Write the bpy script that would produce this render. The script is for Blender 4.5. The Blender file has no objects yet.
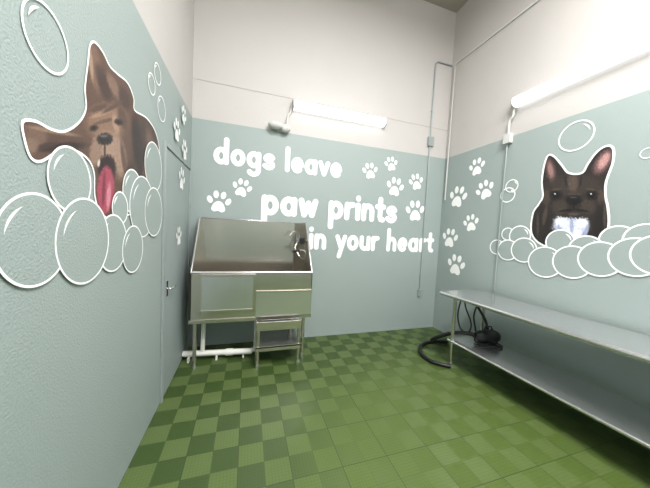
import bpy, bmesh, math, random
from mathutils import Vector, Matrix, noise
random.seed(3)
scene=bpy.context.scene
scene.view_settings.view_transform='Standard'

# ---------- surveyed camera ----------
F=250.0
DX=Vector((0.9537,-0.0311,-0.2986)).normalized()
DY=Vector((-0.2960,0.0683,-0.9526)); DY=(DY-DX*DY.dot(DX)).normalized()
DZ=DX.cross(DY).normalized()
if DZ.y<0: DZ=-DZ
CAM=Vector((0,0,1.6))
def ray(u,v):
    p=Vector((u-325.0,244.0-v,-F)); return Vector((p.dot(DX),p.dot(DY),p.dot(DZ)))
def on(u,v,axis,val):
    d=ray(u,v); s=(val-CAM[axis])/d[axis]; return CAM+d*s
XL,XR,YB,YF,ZC=-0.69,3.155,3.52,-1.7,5.25
PAINT=2.9
cam=bpy.data.cameras.new('camera'); cam.sensor_width=36; cam.lens=F/650*36
co=bpy.data.objects.new('camera',cam); scene.collection.objects.link(co)
R=Matrix((DX,DY,DZ)).to_4x4(); co.matrix_world=Matrix.Translation(CAM)@R
cam.clip_start=0.02; scene.camera=co

# ---------- materials ----------
def lin(c):
    return tuple(((x/255)/12.92 if x/255<=0.04045 else ((x/255+0.055)/1.055)**2.4) for x in c)+(1,)
def mat(name,col,rough=0.5,metal=0.0,nscale=0,nbump=0,var=0.0,emis=0,stretch=None):
    m=bpy.data.materials.new(name); m.use_nodes=True; nt=m.node_tree; b=nt.nodes['Principled BSDF']
    c=lin(col); b.inputs['Base Color'].default_value=c
    b.inputs['Roughness'].default_value=rough; b.inputs['Metallic'].default_value=metal
    tc=nt.nodes.new('ShaderNodeTexCoord'); mp=nt.nodes.new('ShaderNodeMapping'); nt.links.new(tc.outputs['Object'],mp.inputs[0])
    if stretch: mp.inputs['Scale'].default_value=stretch
    n=nt.nodes.new('ShaderNodeTexNoise'); n.inputs['Scale'].default_value=nscale or 8; n.inputs['Detail'].default_value=4
    nt.links.new(mp.outputs[0],n.inputs['Vector'])
    if nbump:
        bp=nt.nodes.new('ShaderNodeBump'); bp.inputs['Strength'].default_value=nbump; bp.inputs['Distance'].default_value=0.003
        nt.links.new(n.outputs['Fac'],bp.inputs['Height']); nt.links.new(bp.outputs[0],b.inputs['Normal'])
    if var:
        mx=nt.nodes.new('ShaderNodeMix'); mx.data_type='RGBA'
        mx.inputs[6].default_value=tuple(max(0,x*(1-var)) for x in c[:3])+(1,); mx.inputs[7].default_value=tuple(min(1,x*(1+var)) for x in c[:3])+(1,)
        nt.links.new(n.outputs['Fac'],mx.inputs[0]); nt.links.new(mx.outputs[2],b.inputs['Base Color'])
    if emis:
        b.inputs['Emission Color'].default_value=lin((252,253,255)); b.inputs['Emission Strength'].default_value=emis
    return m
BLUE=(152,164,162)
def wallmat(name,low,high):
    m=mat(name,low,0.55,0,110,0.7); nt=m.node_tree; b=nt.nodes['Principled BSDF']
    n=[x for x in nt.nodes if x.type=='TEX_NOISE'][0]; n.inputs['Detail'].default_value=1
    geo=nt.nodes.new('ShaderNodeNewGeometry'); sp=nt.nodes.new('ShaderNodeSeparateXYZ'); nt.links.new(geo.outputs['Position'],sp.inputs[0])
    nt.links.new(geo.outputs['Position'],n.inputs['Vector'])
    g=nt.nodes.new('ShaderNodeMath'); g.operation='GREATER_THAN'; g.inputs[1].default_value=PAINT; nt.links.new(sp.outputs['Z'],g.inputs[0])
    n2=nt.nodes.new('ShaderNodeTexNoise'); n2.inputs['Scale'].default_value=1.3; nt.links.new(geo.outputs['Position'],n2.inputs['Vector'])
    h=nt.nodes.new('ShaderNodeMix'); h.data_type='RGBA'; c=lin(high); h.inputs[6].default_value=tuple(x*.93 for x in c[:3])+(1,); h.inputs[7].default_value=c
    nt.links.new(n2.outputs['Fac'],h.inputs[0])
    mx=nt.nodes.new('ShaderNodeMix'); mx.data_type='RGBA'; mx.inputs[6].default_value=lin(low)
    nt.links.new(h.outputs[2],mx.inputs[7]); nt.links.new(g.outputs[0],mx.inputs[0]); nt.links.new(mx.outputs[2],b.inputs['Base Color'])
    return m
M_wall=wallmat('painted_plaster',BLUE,(195,191,188))
M_white=mat('white_vinyl',(252,252,251),0.5,0,90,0.2)
M_steel=mat('stainless_steel',(208,202,192),0.2,0.95,30,0.08,0.08,stretch=(1,1,14))
M_steel2=mat('stainless_sheet',(220,219,220),0.24,0.92,20,0.05,0.06,stretch=(8,1,8))
M_chrome=mat('chrome',(215,215,215),0.12,1.0)
M_dark=mat('black_rubber',(18,18,19),0.45,0,40,0.2)
M_dark2=mat('black_plastic',(28,28,30),0.35,0,30,0.1)
M_pvc=mat('white_pvc',(232,231,225),0.4,0,10,0,0.04)
M_cond=mat('grey_conduit',(160,168,168),0.4,0.3,20,0.05,0.05)
M_boxm=mat('grey_box',(200,200,197),0.45,0,20,0.05,0.04)
M_tube=mat('lamp_diffuser',(250,250,250),0.4,emis=2.4)
M_tube2=mat('added_ceiling_tube',(250,250,250),0.4,emis=9)
M_body=mat('lamp_housing',(190,190,188),0.4,0,10,0,0.03)
M_ceil=mat('ceiling_board',(160,152,140),0.8,0,4,0.2,0.1)
M_door=mat('door_paint',(149,161,160),0.5,0,60,0.3,0.03)
M_seam=mat('wall_seam_caulk',(180,176,172),0.6,0,20,0.1)

def floormat():
    m=bpy.data.materials.new('green_floor_tile'); m.use_nodes=True; nt=m.node_tree; b=nt.nodes['Principled BSDF']; L=nt.links.new
    geo=nt.nodes.new('ShaderNodeNewGeometry'); sp=nt.nodes.new('ShaderNodeSeparateXYZ'); L(geo.outputs['Position'],sp.inputs[0])
    def M(op,a,bv=None,c=None):
        n=nt.nodes.new('ShaderNodeMath'); n.operation=op
        for i,x in enumerate((a,bv,c)):
            if x is None: continue
            if isinstance(x,(int,float)): n.inputs[i].default_value=x
            else: L(x,n.inputs[i])
        return n.outputs[0]
    C=0.17; OX,OY=20,20
    x=M('DIVIDE',M('ADD',sp.outputs['X'],OX*C*2+0.69),C); y=M('DIVIDE',M('ADD',sp.outputs['Y'],OY*C*2-3.52),C)
    par=M('MODULO',M('ADD',M('FLOOR',x),M('FLOOR',y)),2.0)
    def edge(t,per,w):
        f=M('FRACT',M('DIVIDE',t,per)); d=M('MINIMUM',f,M('SUBTRACT',1.0,f)); return M('LESS_THAN',M('MULTIPLY',d,per*C),w)
    big=M('MAXIMUM',edge(x,2,0.003),edge(y,2,0.003)); sm=M('MAXIMUM',edge(x,1,0.0018),edge(y,1,0.0018))
    fine=M('MAXIMUM',edge(x,.125,0.0022),edge(y,.125,0.0022))
    bp=nt.nodes.new('ShaderNodeBump'); bp.inputs['Distance'].default_value=0.001; bp.inputs['Strength'].default_value=0.25; L(fine,bp.inputs['Height']); L(bp.outputs[0],b.inputs['Normal'])
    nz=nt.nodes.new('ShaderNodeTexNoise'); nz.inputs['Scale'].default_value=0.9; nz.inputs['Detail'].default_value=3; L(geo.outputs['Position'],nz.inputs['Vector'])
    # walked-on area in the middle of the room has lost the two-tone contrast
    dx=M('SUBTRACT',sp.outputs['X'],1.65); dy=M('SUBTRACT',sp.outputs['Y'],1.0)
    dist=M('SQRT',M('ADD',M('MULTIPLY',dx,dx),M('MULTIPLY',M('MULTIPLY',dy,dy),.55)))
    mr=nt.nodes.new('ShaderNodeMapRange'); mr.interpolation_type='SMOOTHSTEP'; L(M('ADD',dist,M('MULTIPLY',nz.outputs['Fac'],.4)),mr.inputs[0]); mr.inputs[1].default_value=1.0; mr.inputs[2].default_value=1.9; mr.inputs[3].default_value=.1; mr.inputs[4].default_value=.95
    def mix(f,a,bb):
        n=nt.nodes.new('ShaderNodeMix'); n.data_type='RGBA'
        if isinstance(f,float): n.inputs[0].default_value=f
        else: L(f,n.inputs[0])
        for i,x in ((6,a),(7,bb)):
            if isinstance(x,tuple): n.inputs[i].default_value=x
            else: L(x,n.inputs[i])
        return n.outputs[2]
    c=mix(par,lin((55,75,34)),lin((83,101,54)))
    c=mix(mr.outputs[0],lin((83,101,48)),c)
    c=mix(M('MULTIPLY',fine,0.25),c,lin((46,60,28)))
    c=mix(M('MULTIPLY',sm,0.3),c,lin((50,65,32)))
    c=mix(M('MULTIPLY',big,0.7),c,lin((44,57,28)))
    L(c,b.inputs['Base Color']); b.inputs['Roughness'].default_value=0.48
    b.inputs['Anisotropic'].default_value=0.6
    L(M('MULTIPLY',par,0.25),b.inputs['Anisotropic Rotation'])
    return m
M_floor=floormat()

# ---------- mesh builder ----------
class MB:
    def __init__(s): s.v=[];s.f=[];s.m=[];s.mats=[];s.sm=[]
    def mi(s,m):
        if m not in s.mats: s.mats.append(m)
        return s.mats.index(m)
    def add(s,vs,fs,m,smooth=False):
        o=len(s.v); s.v+= [Vector(x) for x in vs]; k=s.mi(m)
        for f in fs: s.f.append([i+o for i in f]); s.m.append(k); s.sm.append(smooth)
    def box(s,a,b,m):
        (x0,y0,z0),(x1,y1,z1)=a,b
        vs=[(x0,y0,z0),(x1,y0,z0),(x1,y1,z0),(x0,y1,z0),(x0,y0,z1),(x1,y0,z1),(x1,y1,z1),(x0,y1,z1)]
        s.add(vs,[(0,3,2,1),(4,5,6,7),(0,1,5,4),(1,2,6,5),(2,3,7,6),(3,0,4,7)],m)
    def slab(s,pts,off,m):
        n=len(pts); off=Vector(off); vs=[Vector(p) for p in pts]+[Vector(p)+off for p in pts]
        s.add(vs,[tuple(range(n))[::-1],tuple(range(n,2*n))]+[(i,(i+1)%n,n+(i+1)%n,n+i) for i in range(n)],m)
    def tube(s,pts,r,m,n=12,closed=False):
        pts=[Vector(p) for p in pts]; rs=r if isinstance(r,(list,tuple)) else [r]*len(pts)
        N=len(pts); vs=[];up=None
        for i,p in enumerate(pts):
            if closed: t=pts[(i+1)%N]-pts[i-1]
            else: t=pts[min(i+1,N-1)]-pts[max(i-1,0)]
            t.normalize()
            if up is None:
                up=Vector((0,0,1)) if abs(t.z)<0.9 else Vector((1,0,0))
            a=t.cross(up)
            if a.length<1e-4: a=t.cross(Vector((0,1,0.1)))
            a.normalize(); bb=a.cross(t).normalized(); up=bb
            for k in range(n):
                w=2*math.pi*k/n; vs.append(p+a*math.cos(w)*rs[i]+bb*math.sin(w)*rs[i])
        fs=[]
        for i in range(N if closed else N-1):
            j=(i+1)%N
            for k in range(n): fs.append((i*n+k,i*n+(k+1)%n,j*n+(k+1)%n,j*n+k))
        s.add(vs,fs,m,True)
        if not closed: s.add(vs[:n],[tuple(range(n))[::-1]],m); s.add(vs[-n:],[tuple(range(n))],m)
    def ell(s,c,r,m,n=16):
        vs=[];fs=[];c=Vector(c)
        for i in range(n+1):
            t=math.pi*i/n
            for k in range(n): w=2*math.pi*k/n; vs.append(c+Vector((r[0]*math.sin(t)*math.cos(w),r[1]*math.sin(t)*math.sin(w),r[2]*math.cos(t))))
        for i in range(n):
            for k in range(n): fs.append((i*n+k,(i+1)*n+k,(i+1)*n+(k+1)%n,i*n+(k+1)%n))
        s.add(vs,fs,m,True)
    def obj(s,name,bevel=0,parent=None):
        me=bpy.data.meshes.new(name); me.from_pydata([tuple(v) for v in s.v],[],s.f)
        for m in s.mats: me.materials.append(m)
        for p,k,q in zip(me.polygons,s.m,s.sm): p.material_index=k; p.use_smooth=q
        me.update(); o=bpy.data.objects.new(name,me); scene.collection.objects.link(o)
        if bevel:
            b=o.modifiers.new('bevel','BEVEL'); b.width=bevel; b.segments=2; b.limit_method='ANGLE'; b.angle_limit=math.radians(50)
        if parent: o.parent=parent
        return o
def smooth_pts(P,closed=False,k=6):
    P=[Vector(p) for p in P]; out=[];n=len(P)
    for i in range(n if closed else n-1):
        a=P[i-1] if (closed or i>0) else P[i]; b=P[i]; c=P[(i+1)%n]; d=P[(i+2)%n] if (closed or i+2<n) else P[(i+1)%n]
        for j in range(k):
            t=j/k; out.append(0.5*((2*b)+(c-a)*t+(2*a-5*b+4*c-d)*t*t+(3*b-a-3*c+d)*t**3))
    if not closed: out.append(P[-1])
    return out

# ---------- room ----------
T=0.12
def wallbox(name,a,b,m):
    mb=MB(); mb.box(a,b,m); return mb.obj(name)
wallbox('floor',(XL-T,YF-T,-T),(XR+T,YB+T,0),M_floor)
wallbox('wall_back',(XL-T,YB,0),(XR+T,YB+T,ZC),M_wall)
wallbox('wall_left',(XL-T,YF,0),(XL,YB,ZC),M_wall)
wallbox('wall_right',(XR,YF,0),(XR+T,YB,ZC),M_wall)
wallbox('wall_front',(XL-T,YF-T,0),(XR+T,YF,ZC),M_wall)
wallbox('ceiling',(XL-T,YF-T,ZC),(XR+T,YB+T,ZC+T),M_ceil)
wallbox('trim_1',(XL+.001,YB-.004,3.362),(XR-.001,YB-.0005,3.370),M_seam)

# ---------- wall-plane drawing ----------
def W(wall,a,b,off):
    if wall=='B': return Vector((a,YB-off,b))
    if wall=='L': return Vector((XL+off,a,b))
    return Vector((XR-off,a,b))
def S(wall,u,v):
    if wall=='B': p=on(u,v,1,YB); return (p.x,p.z)
    p=on(u,v,0,XL if wall=='L' else XR); return (p.y,p.z)
def disc(mb,wall,c,rx,ry,off,m,rot=0,n=28):
    vs=[]
    for k in range(n):
        w=2*math.pi*k/n; x=rx*math.cos(w); y=ry*math.sin(w)
        vs.append(W(wall,c[0]+x*math.cos(rot)-y*math.sin(rot),c[1]+x*math.sin(rot)+y*math.cos(rot),off))
    mb.add(vs,[tuple(range(n))],m)
def ringarc(mb,wall,c,r,w,off,m,a0=0,a1=2*math.pi,n=56,taper=False):
    vs=[];fs=[]
    for k in range(n+1):
        t=k/n; a=a0+(a1-a0)*t; ww=w*(math.sin(math.pi*t) if taper else 1)/2
        vs.append(W(wall,c[0]+(r-ww)*math.cos(a),c[1]+(r-ww)*math.sin(a),off)); vs.append(W(wall,c[0]+(r+ww)*math.cos(a),c[1]+(r+ww)*math.sin(a),off))
    for k in range(n): fs.append((2*k,2*k+1,2*k+3,2*k+2))
    mb.add(vs,fs,m)
def stroke(mb,wall,pts,w,off,m,closed=False):
    """one continuous ribbon with mitred joints and round ends"""
    P=[]
    for p in pts:
        q=Vector(p[:2])
        if not P or (q-P[-1]).length>1e-5: P.append(q)
    if closed and (P[0]-P[-1]).length<1e-5: P.pop()
    n=len(P); vs=[]
    def nrm(a,b):
        d=(b-a).normalized(); return Vector((-d.y,d.x))
    if not closed and (P[0]-P[-1]).length<1e-4: closed=True; P.pop(); n=len(P)
    for i,p in enumerate(P):
        if closed or 0<i<n-1:
            n0=nrm(P[i-1],p); n1=nrm(p,P[(i+1)%n]); q=(n0+n1)
            q=n0 if q.length<1e-4 else q.normalized(); k=min(1.8,1/max(.3,q.dot(n0)))
        else:
            q=nrm(p,P[1]) if i==0 else nrm(P[-2],p); k=1
        vs.append(W(wall,*(p+q*w/2*k),off)); vs.append(W(wall,*(p-q*w/2*k),off))
    fs=[(2*i,2*i+1,(2*i+3)%(2*n),(2*i+2)%(2*n)) for i in range(n if closed else n-1)]
    mb.add(vs,fs,m)
    if not closed:
        for p,d in ((P[0],(P[0]-P[1]).normalized()),(P[-1],(P[-1]-P[-2]).normalized())):
            q=Vector((-d.y,d.x)); cap=[W(wall,*(p+(q*math.cos(t)+d*math.sin(t))*w/2),off) for t in [math.pi*k/10 for k in range(11)]]
            mb.add(cap,[tuple(range(11))],m)

# lettering
def arc(cx,cy,rx,ry,a0,a1,n=14): return [(cx+rx*math.cos(math.radians(a0+(a1-a0)*k/n)),cy+ry*math.sin(math.radians(a0+(a1-a0)*k/n))) for k in range(n+1)]
O=arc(.45,.5,.32,.38,0,360,22)
ARCH=[(.13,.5)]+arc(.42,.55,.29,.33,180,0)+[(.71,.12)]
G={'o':([O],.92),'d':([O,[(.78,1.5),(.78,.12)]],.95),'a':([O,[(.78,.88),(.78,.12)]],.95),
'g':([O,[(.78,.88),(.78,-.12)]+arc(.45,-.15,.33,.27,0,-150)],.95),'p':([O,[(.12,.88),(.12,-.45)]],.92),
's':([[tuple(p[:2]) for p in smooth_pts([(.66,.76,0),(.5,.87,0),(.28,.84,0),(.18,.69,0),(.3,.55,0),(.55,.46,0),(.67,.31,0),(.57,.15,0),(.35,.11,0),(.13,.22,0)],k=3)]],.82),
'l':([[(.12,1.5),(.12,.12)]],.27),'e':([[(.15,.5),(.75,.52)],arc(.45,.5,.31,.38,0,310,20)],.9),
'v':([[(.1,.88),(.41,.12)],[(.41,.12),(.7,.88)]],.8),'w':([[(.1,.88),(.3,.12)],[(.3,.12),(.54,.75)],[(.54,.75),(.78,.12)],[(.78,.12),(.98,.88)]],1.08),
'r':([[(.12,.88),(.12,.12)],[(.12,.55),(.2,.76),(.34,.87),(.52,.88)]],.6),'i':([[(.12,.88),(.12,.12)],[(.12,1.27),(.12,1.3)]],.27),
'n':([[(.12,.88),(.12,.12)],ARCH],.86),'h':([[(.12,1.5),(.12,.12)],ARCH],.86),
't':([[(.3,1.35),(.3,.3),(.37,.15),(.52,.12)],[(.08,.9),(.54,.9)]],.6),'y':([[(.1,.88),(.41,.18)],[(.72,.88),(.28,-.42)]],.8),
'u':([[(.12,.88)]+arc(.42,.41,.3,.29,180,360)+[(.72,.88)],[(.72,.88),(.72,.12)]],.86)}
mb=MB()
def text(s,u0,v0,u1,xh):
    x0,z0=S('B',u0,v0); v1=v0+(270-v0)*(u1-u0)/(1126-u0); x1,_=S('B',u1,v1); _,zt=S('B',u0,v0-xh)
    H=zt-z0; tot=sum((.5 if c==' ' else G[c][1])+.16 for c in s)-.16
    k=(x1-x0)/tot; x=x0
    for c in s:
        if c==' ': x+=.66*k; continue
        for si,st in enumerate(G[c][0]): stroke(mb,'B',[(x+p[0]*k,z0+p[1]*H) for p in st],.36*min(H,k),.003+.0007*si,M_white)
        x+=(G[c][1]+.16)*k
text('dogs leave',214,163,341,16.5)
text('paw prints',262,214,396,19)
text('in your heart',309,249,432,15.5)
mb.obj('lettering_mural')

def paw(mb,wall,u,v,h,rot):
    c=S(wall,u,v); r=(S(wall,u,v-h/2)[1]-S(wall,u,v+h/2)[1])/2
    def P(x,y):
        a=math.radians(rot); return (c[0]+r*(x*math.cos(a)-y*math.sin(a)),c[1]+r*(x*math.sin(a)+y*math.cos(a)))
    pad=smooth_pts([(0,.08,0),(.3,-.05,0),(.52,-.4,0),(.55,-.72,0),(.3,-.88,0),(0,-.78,0),(-.3,-.88,0),(-.55,-.72,0),(-.52,-.4,0),(-.3,-.05,0)],True,4)
    mb.add([W(wall,*P(q.x,q.y),.004) for q in pad],[tuple(range(len(pad)))],M_white)
    for x,y,t in ((-.75,.12,25),(-.3,.62,8),(.3,.62,-8),(.75,.12,-25)):
        disc(mb,wall,P(x,y),r*.22,r*.33,.004,M_white,math.radians(rot+t))
for wall,L in (('B',[(219,202,23,-5),(242,188,19,-12),(370,171,17,10),(391,164,15,12),(395,187,20,-8),(416,182,17,15),(415,211,22,5)]),
               ('R',[(477,167,18,-5),(458,197,22,10),(485,190,20,-20),(450,238,20,5),(471,223,18,-10),(456,265,22,5)]),
               ('L',[(175,130,24,0),(182,115,20,-15),(183,150,22,10),(180,179,24,-8),(177,236,20,5)])):
    mb=MB()
    for q in L: paw(mb,wall,*q)
    o=mb.obj('paw_print_mural')
    if wall=='L': o.location.x=0.014

def bubbles(name,wall,L,base=.005,wid=.013,st=.0006):
    mb=MB()
    for i,(u,v,ry,fill) in enumerate(L):
        c=S(wall,u,v); r=(S(wall,u,v-ry)[1]-S(wall,u,v+ry)[1])/2; o=base+i*st
        if fill: disc(mb,wall,c,r,r,o,M_wall,n=56)
        w=min(wid,r*.16)
        ringarc(mb,wall,c,r,w,o+st/2,M_white)
        ringarc(mb,wall,c,r*.78,w*1.1,o+st/2,M_white,math.radians(115),math.radians(170),20,True)
    return mb.obj(name)
bubbles('bubble_mural','L',[(46,38,31,0),(157,74,10,0),(151,84,10,0),(161,109,12,0),
 (70,180,32,1),(132,192,22,1),(153,167,24,1),(142,207,30,1),(119,208,16,1),(34,240,46,1),(112,243,28,1),(84,241,42,1),(132,249,23,1),(153,212,24,1)],base=.0045,wid=.009,st=.0003)
bubbles('bubble_mural','R',[(576,136,14,0),(512,186,6,0),(508,195,7,0),(648,153,5,0),
 (508,234,6,1),(497,247,7,1),(520,236,10,1),(560,242,12,1),(618,240,14,1),(646,240,16,1),(586,250,14,1),(508,250,10,1),(524,250,12,1),(545,262,15,1),(572,262,16,1),(600,259,17,1),(635,257,19,1),(660,255,20,1)],base=.0045,wid=.014,st=.0003)

# ---------- printed dog murals ----------
def inside(poly,x,y):
    c=False;n=len(poly);j=n-1
    for i in range(n):
        xi,yi=poly[i];xj,yj=poly[j]
        if (yi>y)!=(yj>y) and x<(xj-xi)*(y-yi)/(yj-yi)+xi: c=not c
        j=i
    return c
M_print=bpy.data.materials.new('printed_vinyl'); M_print.use_nodes=True
_nt=M_print.node_tree; _a=_nt.nodes.new('ShaderNodeAttribute'); _a.attribute_name='print'; _nt.links.new(_a.outputs['Color'],_nt.nodes['Principled BSDF'].inputs['Base Color']); _nt.nodes['Principled BSDF'].inputs['Roughness'].default_value=.5
def dog(name,wall,outline,base,ops,step,bw,fur):
    poly=[tuple(p[:2]) for p in smooth_pts([(x,y,0) for x,y in outline],True,6)]
    xs=[p[0] for p in poly]; ys=[p[1] for p in poly]
    mb=MB(); nx=int((max(xs)-min(xs))/step)+1; ny=int((max(ys)-min(ys))/step)+1
    idx={};vs=[];cols=[];fs=[]
    def vid(i,j):
        if (i,j) in idx: return idx[(i,j)]
        u=min(xs)+i*step; v=min(ys)+j*step
        n=noise.noise(Vector((u*fur[0],v*fur[1],3)))*.5+noise.noise(Vector((u*fur[0]*2.3,v*fur[1]*2.3,9)))*.35
        n2=noise.noise(Vector((u*fur[0]*1.3,v*fur[1]*1.3,21)))
        c=Vector(base)
        for cx,cy,rx,ry,rot,col,soft in ops:
            jit=min(1.4,.18*min(rx,ry)); a=math.radians(rot); dx=u-cx+n*jit*2; dy=v-cy+n2*jit*2
            x=(dx*math.cos(a)+dy*math.sin(a))/rx; y=(-dx*math.sin(a)+dy*math.cos(a))/ry
            d=math.sqrt(x*x+y*y); k=max(0,min(1,(1-d)/(soft*.8)+0.5)); k=k*k*(3-2*k)
            c=c.lerp(Vector(col),k)
        n3=noise.noise(Vector((u*fur[0]*4,v*fur[1]*4,33)))
        c=c*(1+n*fur[2]+n3*fur[2]*.6); c=[max(0,min(255,t)) for t in c]
        idx[(i,j)]=len(vs); vs.append(W(wall,*S(wall,u,v),.003)); cols.append(lin(c)); return idx[(i,j)]
    for i in range(nx):
        for j in range(ny):
            if inside(poly,min(xs)+(i+.5)*step,min(ys)+(j+.5)*step): fs.append((vid(i,j),vid(i+1,j),vid(i+1,j+1),vid(i,j+1)))
    mb.add(vs,fs,M_print)
    nv=len(vs)
    stroke(mb,wall,[S(wall,*p) for p in poly],bw,.0037,M_white,True)
    o=mb.obj(name); me=o.data; at=me.color_attributes.new('print','FLOAT_COLOR','POINT')
    for k in range(len(me.vertices)): at.data[k].color=cols[k] if k<nv else (1,1,1,1)
    return o
dog('floppy_eared_dog_mural','L',
 [(21,122),(34,121),(50,129),(64,131),(78,122),(85,108),(84,88),(87,62),(89,45),(94,42),(102,52),(109,66),(117,74),(127,83),(133,98),(134,110),(146,118),(155,132),(159,152),(158,178),(150,205),(130,214),(112,219),(100,213),(94,196),(93,172),(86,158),(72,150),(56,152),(40,161),(30,158),(24,143)],
 (88,64,54),[
 (52,140,30,12,8,(80,58,50),.7),(34,136,12,11,0,(106,82,70),.9),(52,131,26,2.2,10,(132,108,92),1.0),(62,147,22,4,-6,(42,31,31),1.0),(44,146,14,3,-15,(62,45,41),1.0),(30,146,7,8,20,(120,97,83),1.0),
 (94,66,6,26,-8,(112,85,71),.8),(90,62,2,18,-6,(154,128,110),1.0),(103,84,5,20,-18,(62,45,41),1.0),(113,86,4,14,-25,(120,94,79),1.0),(124,98,5,12,-15,(66,49,44),1.0),
 (106,122,20,18,-8,(130,101,83),.9),(98,108,10,3,-20,(84,62,53),1.0),(100,114,11,2,-18,(154,125,106),1.0),(112,107,12,2.2,-30,(84,62,53),1.0),(104,121,12,1.8,-15,(94,70,59),1.0),(122,118,4,12,-15,(84,62,53),1.0),(115,124,3,10,-12,(160,130,111),1.0),
 (93,128,4.5,3.2,-15,(54,39,36),.9),(118,122,4.5,3.2,15,(54,39,36),.9),(93,128,2.4,1.7,-15,(14,10,10),.7),(118,122,2.4,1.7,15,(14,10,10),.7),
 (105,146,12,14,0,(154,128,110),.9),(95,152,6,15,8,(138,112,96),.9),(118,156,7,22,-8,(152,125,109),.9),(123,160,2,18,-8,(90,68,60),1.0),
 (104,139,8,6,0,(30,24,26),.5),(103,136,4,1.4,0,(92,84,86),1.0),(101,140,1.4,1.4,0,(8,6,6),.7),(107,140,1.4,1.4,0,(8,6,6),.7),(104,150,1.0,7,0,(60,42,40),.9),
 (106,168,9,13,0,(36,20,24),.6),(98,163,1.3,4,8,(206,188,174),1.0),(105,190,8.5,24,3,(160,66,86),.35),(103,188,1.6,18,3,(118,42,62),1.0),(108,196,2.2,13,4,(200,128,142),1.0),
 (147,160,14,44,-8,(66,48,44),.8),(138,148,5,30,-8,(46,33,32),.9),(151,150,4,22,-10,(104,79,67),1.0),(146,185,3,22,-6,(98,74,63),1.0),(130,185,5,20,0,(50,37,35),.9)],
 .55,.010,(.5,.35,.16))
dog('french_bulldog_mural','R',
 [(543,196),(542,181),(545,163),(549,155),(555,157),(562,165),(569,173),(582,173),(588,164),(596,153),(604,147),(611,146),(614,151),(613,163),(609,174),(606,184),(606,197),(608,207),(609,224),(604,244),(575,252),(545,246),(532,234),(533,214),(539,204)],
 (38,32,31),[
 (551,171,5,13,-10,(86,64,62),.7),(551,171,2.6,9,-10,(146,112,108),1.0),(603,162,7,14,33,(104,76,76),.7),(604,161,4,9.5,33,(180,138,134),.9),
 (574,188,28,14,0,(54,45,41),.9),(573,183,5,9,0,(80,68,60),1.0),(566,181,1.2,6,-10,(34,28,27),1.0),(581,181,1.2,6,10,(34,28,27),1.0),
 (547,198,4,8,0,(70,58,51),1.0),(601,198,4,8,0,(70,58,51),1.0),
 (574,207,25,13,0,(40,33,31),.9),(560,207,8,8,15,(60,51,46),1.0),(588,207,8,8,-15,(60,51,46),1.0),
 (556,195,6,5,0,(24,19,18),1.0),(592,195,6,5,0,(24,19,18),1.0),(556,195,3.2,3,0,(5,4,4),.6),(592,195,3.2,3,0,(5,4,4),.6),(555.2,193.9,.9,.8,0,(215,215,220),.7),(591.2,193.9,.9,.8,0,(215,215,220),.7),
 (557,189.4,5,1.0,-8,(74,62,54),1.0),(591,189.4,5,1.0,8,(74,62,54),1.0),
 (574,200,7.5,4.8,0,(8,7,8),.6),(573.5,197.4,4,.9,0,(62,58,60),1.0),(574,194,8,1.4,0,(64,54,48),1.0),(574,206,.9,3.5,0,(12,9,9),.9),
 (566,210.5,7,1.0,-8,(12,9,9),.9),(582,210.5,7,1.0,8,(12,9,9),.9),(574,214,6,1.6,0,(78,68,62),1.0),
 (601,228,8,24,5,(30,25,25),.8),(541,226,8,18,0,(36,30,29),.8),(545,216,2,10,10,(70,58,52),1.0),(605,215,1.6,14,0,(66,56,50),1.0),(538,225,1.4,12,0,(64,54,48),1.0),
 (571,227,18,9,0,(186,194,218),.5),(562,222,8,5,10,(224,230,246),.8),(582,223,7,5,-10,(226,231,246),.8),(572,236,11,12,0,(222,226,240),.7),(572,226,2,7,0,(156,164,196),1.0),(560,232,2,7,-15,(156,162,194),1.0),(586,232,2,7,15,(158,164,196),1.0)],
 .45,.018,(.55,.4,.28))

# ---------- door on left wall ----------
e=bpy.data.objects.new('door_1',None); scene.collection.objects.link(e)
y0,y1,zt=2.47,3.40,2.24
mb=MB(); 
for a,b in (((XL+.001,y0-.035,0),(XL+.022,y0,zt+.035)),((XL+.001,y1,0),(XL+.022,y1+.035,zt+.035)),((XL+.001,y0,zt),(XL+.022,y1,zt+.035))): mb.box(a,b,M_cond)
mb.obj('frame',.003,e)
mb=MB(); mb.box((XL+.001,y0+.006,.015),(XL+.012,y1-.006,zt-.006),M_door); mb.obj('slab',.002,e)
mb=MB(); hy,hz=y0+.08,1.0
mb.box((XL+.012,hy-.02,hz-.07),(XL+.018,hy+.02,hz+.07),M_chrome); mb.tube([(XL+.015,hy,hz),(XL+.05,hy,hz),(XL+.055,hy+.02,hz),(XL+.055,hy+.11,hz)],.008,M_chrome)
mb.obj('lever_handle',0,e)

# ---------- dog wash tub ----------
tub=bpy.data.objects.new('dog_wash_tub',None); scene.collection.objects.link(tub)
x0,x1,yf,yb,zr,zt,zb=-.565,.78,2.93,3.48,1.075,1.68,.54
xb=.63
mb=MB()
mb.box((x0,yb-.015,zb),(xb,yb,zt),M_steel)                       # back splash
mb.slab([(x0,yb,zb),(x0,yb,zt),(x0,3.38,zt),(x0,yf,zr),(x0,yf,zb)],(.018,0,0),M_steel)
mb.slab([(xb,yb-.015,.72),(xb,yb-.015,zt),(.745,3.3,zt),(.755,3.3,.72)],(.012,.012,0),M_steel)
mb.slab([(.755,3.3,.72),(.745,3.3,zt),(x1-.015,yf,zr),(x1-.015,yf,.72)],(.015,.0,0),M_steel)
mb.box((x1-.018,yf,zb),(x1,3.46,.74),M_steel)
mb.box((x0,yf+.02,.70),(x1-.01,yb-.01,.72),M_steel)
mb.box((x0,yf,zb),(x1,yf+.02,zr),M_steel)
mb.box((x0,yf,zb),(x1,yb,zb+.02),M_steel)
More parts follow.
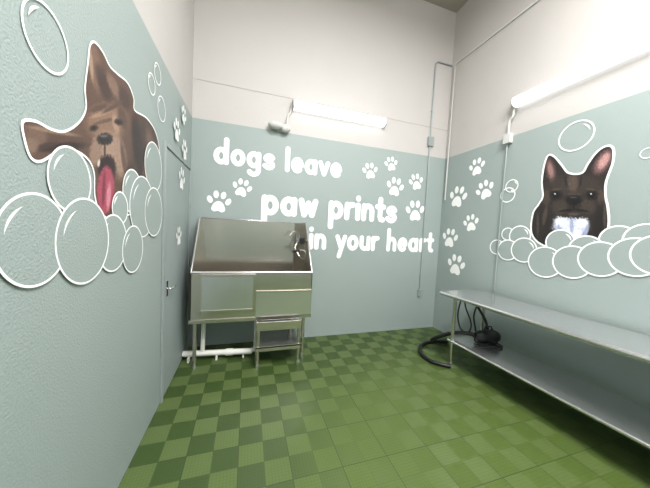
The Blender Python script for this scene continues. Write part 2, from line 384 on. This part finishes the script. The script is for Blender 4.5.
mb.obj('basin',.004,tub)
mb=MB()
mb.tube([(x0+.009,yf+.008,zr),(x1-.008,yf+.008,zr)],.014,M_steel2)
mb.tube([(x1-.008,yf+.008,zr),(.752,3.3,zt),(xb+.01,yb-.012,zt),(x0+.009,yb-.012,zt),(x0+.009,3.38,zt),(x0+.009,yf+.008,zr)],.010,M_steel2)
mb.obj('rolled_rim',0,tub)
mb=MB()
a=on(201,275,1,yf-.01); b=on(253,309,1,yf-.01); dx0,dx1,dz0,dz1=a.x,b.x,b.z,1.045
mb.box((dx0,yf-.014,dz0),(dx1,yf,dz1),M_steel2)
for q in (((dx0-.02,yf-.022,dz0-.02),(dx0+.01,yf,dz1+.01)),((dx1-.01,yf-.022,dz0-.02),(dx1+.02,yf,dz1+.01)),((dx0,yf-.022,dz0-.02),(dx1,yf,dz0+.008)),((dx0,yf-.022,dz1-.005),(dx1,yf,dz1+.012))): mb.box(*q,M_steel)
mb.obj('entry_door_panel',.002,tub)
mb=MB()
z=on(280,291,1,yf-.01).z
mb.box((dx1+.03,yf-.012,zb+.01),(x1-.005,yf,z),M_steel2); mb.box((dx1+.03,yf-.022,z-.008),(x1,yf,z+.008),M_steel)
mb.box((x0-.004,yf-.012,zb-.02),(x1+.004,yf+.02,zb+.02),M_steel)
mb.obj('lower_front_panel',.002,tub)
mb=MB()
def leg(x,y,zt_):
    mb.tube([(x,y,.06),(x,y,zt_)],.021,M_steel); mb.tube([(x,y,.0),(x,y,.012),(x,y,.05),(x,y,.07)],[.024,.027,.014,.014],M_steel2)
for x,y in ((x0+.05,yf+.05),(x0+.05,yb-.05),(x1-.08,yf+.05),(x1-.16,yb-.05),(.15,yf+.05)): leg(x,y,zb)
mb.obj('legs',0,tub)
mb=MB()
leg(.155,2.845,.46); leg(.62,2.845,.46)
mb.box((.13,2.82,.225),(.645,3.26,.245),M_steel2); mb.box((.13,2.82,.19),(.645,2.835,.25),M_steel)
mb.box((.13,2.825,.445),(.645,2.925,.46),M_steel2); mb.box((.13,2.82,.43),(.645,2.83,.53),M_steel)
mb.obj('slide_out_step',.003,tub)
mb=MB()
fx=.70
mb.tube([(fx+.03,3.32,1.44),(fx-.05,3.29,1.44)],.022,M_chrome); mb.tube([(fx-.01,3.22,1.44),(fx-.01,3.38,1.44)],.018,M_chrome)
mb.box((fx-.045,3.20,1.40),(fx+.02,3.24,1.48),M_dark2); mb.tube([(fx-.05,3.36,1.44),(fx-.05,3.36,1.52)],.010,M_chrome); mb.tube([(fx-.05,3.22,1.44),(fx-.05,3.22,1.52)],.010,M_chrome)
mb.tube([(fx-.03,3.29,1.44),(fx-.05,3.29,1.54),(fx-.12,3.27,1.56),(fx-.17,3.26,1.50)],.010,M_chrome)
mb.tube(smooth_pts([(fx-.05,3.28,1.43),(fx-.09,3.25,1.34),(fx-.02,3.18,1.22),(fx+.02,3.1,1.24),(fx+.0,3.08,1.32),(fx-.06,3.12,1.33)]),.010,M_chrome)
mb.tube([(fx-.05,3.12,1.33),(fx-.14,3.14,1.31)],[.014,.024],M_dark2)
mb.obj('faucet_and_sprayer',0,tub)
mb=MB()
mb.tube([(-.67,3.18,.075),(.10,3.10,.075)],.034,M_pvc); mb.tube([(-.2,3.131,.075),(-.12,3.123,.075)],.042,M_pvc)
mb.tube([(.05,3.105,.075),(.13,3.12,.08),(.15,3.16,.12),(.15,3.18,.54)],.03,M_pvc); mb.tube([(-.46,3.16,.075),(-.46,3.2,.54)],.026,M_pvc)
for x in (-.6,-.3,.0): mb.box((x-.01,3.10,0),(x+.01,3.16,.05),M_pvc)
mb.obj('drain_pipe',0,tub)

# ---------- work table ----------
tb=bpy.data.objects.new('steel_work_table',None); scene.collection.objects.link(tb)
tx0,tx1,ty0,ty1,th=2.40,3.01,.05,2.58,.89
mb=MB(); mb.box((tx0,ty0,th-.004),(tx1,ty1,th),M_steel2)
for q in (((tx0,ty0,th-.045),(tx0+.004,ty1,th)),((tx1-.004,ty0,th-.045),(tx1,ty1,th)),((tx0,ty0,th-.045),(tx1,ty0+.004,th)),((tx0,ty1-.004,th-.045),(tx1,ty1,th))): mb.box(*q,M_steel2)
mb.tube([(tx0,ty0,th-.02),(tx0,ty1,th-.02)],.021,M_steel2,16)
mb.tube([(tx0,ty1,th-.02),(tx1,ty1,th-.02)],.021,M_steel2,16)
mb.obj('table_top',0,tb)
mb=MB(); sx0,sx1,sz=2.44,2.99,.32
mb.box((sx0,.15,sz-.03),(sx1,2.45,sz),M_steel2); mb.tube([(sx0,.15,sz-.015),(sx0,2.45,sz-.015)],.016,M_steel2)
mb.obj('lower_shelf',.003,tb)
mb=MB()
for x in (2.455,2.96):
    for y in (.22,2.40):
        mb.tube([(x,y,.06),(x,y,th-.005)],.021,M_steel); mb.tube([(x,y,0),(x,y,.012),(x,y,.05),(x,y,.07)],[.022,.026,.015,.015],M_steel2); mb.tube([(x,y,sz-.05),(x,y,sz+.03)],.027,M_steel2)
        mb.tube([(x,y,th-.07),(x,y,th-.01)],[.026,.036],M_steel2)
mb.obj('legs',0,tb)
piv=Vector((2.40,2.58,0)); tb.matrix_world=Matrix.Translation(piv)@Matrix.Rotation(math.radians(3.1),4,'Z')@Matrix.Translation(-piv)

# ---------- dryer with hose and cord ----------
dr=bpy.data.objects.new('pet_dryer',None); scene.collection.objects.link(dr)
mb=MB(); c=Vector((2.82,2.24,.41))
mb.tube([c+Vector((-.15,0.03,0)),c+Vector((-.13,.03,0)),c+Vector((-.06,.01,0)),c+Vector((.08,-.02,0)),c+Vector((.13,-.03,0)),c+Vector((.14,-.03,0))],[.035,.05,.075,.08,.06,.03],M_dark2,20)
mb.box((c.x-.08,c.y-.06,.321),(c.x+.10,c.y+.05,.35),M_dark2); mb.tube([c+Vector((-.05,.0,.07)),c+Vector((-.03,0,.12)),c+Vector((.05,-.01,.12)),c+Vector((.07,-.01,.07))],.010,M_dark2)
mb.obj('motor_body',.003,dr)
mb=MB()
P=[c+Vector((-.15,.03,0)),(2.64,2.33,.42),(2.54,2.50,.36),(2.44,2.72,.18)]+[on(u,v,2,.03) for u,v in ((447,342),(430,342),(421,346),(421,353),(429,360),(440,364),(449,366))]
P=[Vector(p) for p in P]; P[-1]=Vector((2.40,2.33,.03))
sp=smooth_pts(P,k=10); 
for p in sp: p.z=max(p.z,.03)
mb.tube(sp,[.023+.0025*(i%2) for i in range(len(sp))],M_dark,12); mb.obj('hose',0,dr)
mb=MB()
mb.tube(smooth_pts([(2.60,2.44,.84),(2.58,2.46,.62),(2.60,2.42,.45),(2.66,2.36,.42),(2.72,2.38,.52),(2.68,2.44,.70),(2.66,2.46,.84)]),.009,M_dark)
mb.tube(smooth_pts([(2.84,2.40,.80),(2.80,2.42,.60),(2.78,2.35,.40),(2.70,2.28,.335),(2.80,2.12,.335),(2.90,2.1,.335),(2.94,2.25,.335),(2.90,2.36,.335)]),.010,M_dark)
mb.tube(smooth_pts([(2.80,2.46,.80),(2.83,2.38,.70),(2.88,2.33,.58),(2.88,2.28,.47)]),.016,M_dark)
mb.box((2.78,2.38,.78),(2.88,2.48,.84),M_dark2)
mb.obj('cord',0,dr)

# ---------- lamps, boxes, conduits ----------
def lamp(name,a,b,side):
    e=bpy.data.objects.new(name,None); scene.collection.objects.link(e)
    a=Vector(a);b=Vector(b); mb=MB()
    lo=[min(a[i],b[i]) for i in range(3)]; hi=[max(a[i],b[i]) for i in range(3)]
    ax=0 if side=='B' else 1; oa=1-ax
    w=YB if side=='B' else XR
    p=[0,0,0];q=[0,0,0]; p[ax]=lo[ax];q[ax]=hi[ax];p[2]=a.z-.01;q[2]=a.z+.06;p[oa]=w-.06;q[oa]=w-.001
    mb.box(p,q,M_body); mb.obj('housing',.006,e)
    prof=[(-.005,-.055),(-.03,-.062),(-.07,-.058),(-.10,-.035),(-.112,0),(-.10,.035),(-.07,.056),(-.005,.058)]
    lens=MB(); n=len(prof); vs=[]
    for t in (lo[ax],hi[ax]):
        for o_,z_ in prof:
            v=[0,0,0]; v[ax]=t; v[oa]=w+o_; v[2]=a.z+z_; vs.append(v)
    lens.add(vs,[tuple(range(n)),tuple(range(n,2*n))]+[(i,(i+1)%n,n+(i+1)%n,n+i) for i in range(n)],M_tube)
    lens.obj('diffuser',0,e)
    caps=MB()
    for t0,t1 in ((lo[ax]-.02,lo[ax]-.001),(hi[ax]+.001,hi[ax]+.02)):
        vs=[]
        for t in (t0,t1):
            for o_,z_ in prof:
                v=[0,0,0]; v[ax]=t; v[oa]=w+o_*1.03; v[2]=a.z+z_*1.05; vs.append(v)
        caps.add(vs,[tuple(range(n)),tuple(range(n,2*n))]+[(i,(i+1)%n,n+(i+1)%n,n+i) for i in range(n)],M_body)
    caps.obj('end_caps',0,e)
    return e
lamp('wall_strip_light',(.55,0,3.27),(1.93,0,3.27),'B')
lamp('wall_strip_light',(0,2.36,3.29),(0,-.1,3.29),'R')
mb=MB(); c=on(280,127,1,YB-.05)
mb.box((c.x-.04,YB-.03,c.z-.05),(c.x+.09,YB-.001,c.z+.06),M_boxm)
mb.ell((c.x-.06,YB-.07,c.z+.005),(.10,.06,.05),M_boxm); mb.ell((c.x+.07,YB-.06,c.z-.01),(.07,.05,.055),M_boxm)
mb.tube(smooth_pts([(c.x+.09,YB-.03,c.z+.05),(c.x+.10,YB-.03,c.z+.16),(c.x+.13,YB-.03,c.z+.22),(.525,YB-.03,3.27)]),.014,M_boxm)
mb.obj('emergency_light',.006)
mb=MB(); c=on(508,138,0,XR-.03)
mb.box((XR-.06,c.y-.045,c.z-.07),(XR-.001,c.y+.045,c.z+.05),M_boxm)
mb.tube(smooth_pts([(XR-.03,c.y,c.z+.05),(XR-.03,c.y,c.z+.2),(XR-.03,c.y-.04,c.z+.26),(XR-.03,2.385,3.29)]),.013,M_boxm)
mb.tube([(XR-.022,c.y+.01,c.z-.07),(XR-.022,c.y+.01,.92)],.008,M_cond)
mb.obj('switch_box',.004)
mb=MB(); a=on(436,64,1,YB-.02); x=a.x
mb.tube([(x,YB-.016,a.z),(x,YB-.016,.62)],.012,M_cond); mb.tube([(x,YB-.016,a.z),(x+.04,YB-.016,a.z+.05),(XR-.02,YB-.016,a.z+.05)],.012,M_cond)
mb.box((x-.05,YB-.05,3.05),(x+.05,YB-.001,3.2),M_cond); mb.box((x-.03,YB-.035,.56),(x+.03,YB-.001,.68),M_cond)
for z in (.9,1.7,2.5,3.6): mb.box((x-.03,YB-.012,z),(x+.03,YB-.001,z+.02),M_cond)
zc=4.37
mb.tube([(XR-.016,YB-.08,2.2),(XR-.016,YB-.08,zc),(XR-.016,YB-.10,zc+.02),(XR-.016,-1.5,zc+.02)],.012,M_boxm)
mb.obj('electrical_conduit',.002)
mb=MB()
for y in (.6,-.9):
    mb.box((.4,y-.12,ZC-.25),(2.2,y+.12,ZC-.19),M_body); mb.tube([(.45,y-.06,ZC-.26),(2.15,y-.06,ZC-.26)],.02,M_tube2); mb.tube([(.45,y+.06,ZC-.26),(2.15,y+.06,ZC-.26)],.02,M_tube2)
    for x in (.6,2.0): mb.tube([(x,y,ZC-.2),(x,y,ZC)],.006,M_cond)
mb.obj('added_ceiling_strips')  # unseen fixtures, added to carry the overhead room light
def area(name,loc,rot,sx,sy,W_,col=(1,.99,.975)):
    l=bpy.data.lights.new(name,'AREA'); l.shape='RECTANGLE'; l.size=sx; l.size_y=sy; l.energy=W_; l.color=col
    o=bpy.data.objects.new(name,l); o.location=loc; o.rotation_euler=rot; scene.collection.objects.link(o)
area('ceiling_fill_a',(1.3,.6,ZC-.3),(0,0,0),1.8,.25,165)  # added overhead fill, sits under the unseen fixture
area('ceiling_fill_b',(1.3,-.9,ZC-.3),(0,0,0),1.8,.25,235)  # added overhead fill behind the camera, brightens the left wall
w=bpy.data.worlds.new('world'); scene.world=w; w.use_nodes=True; w.node_tree.nodes['Background'].inputs[0].default_value=(.9,.95,1,1); w.node_tree.nodes['Background'].inputs[1].default_value=.5
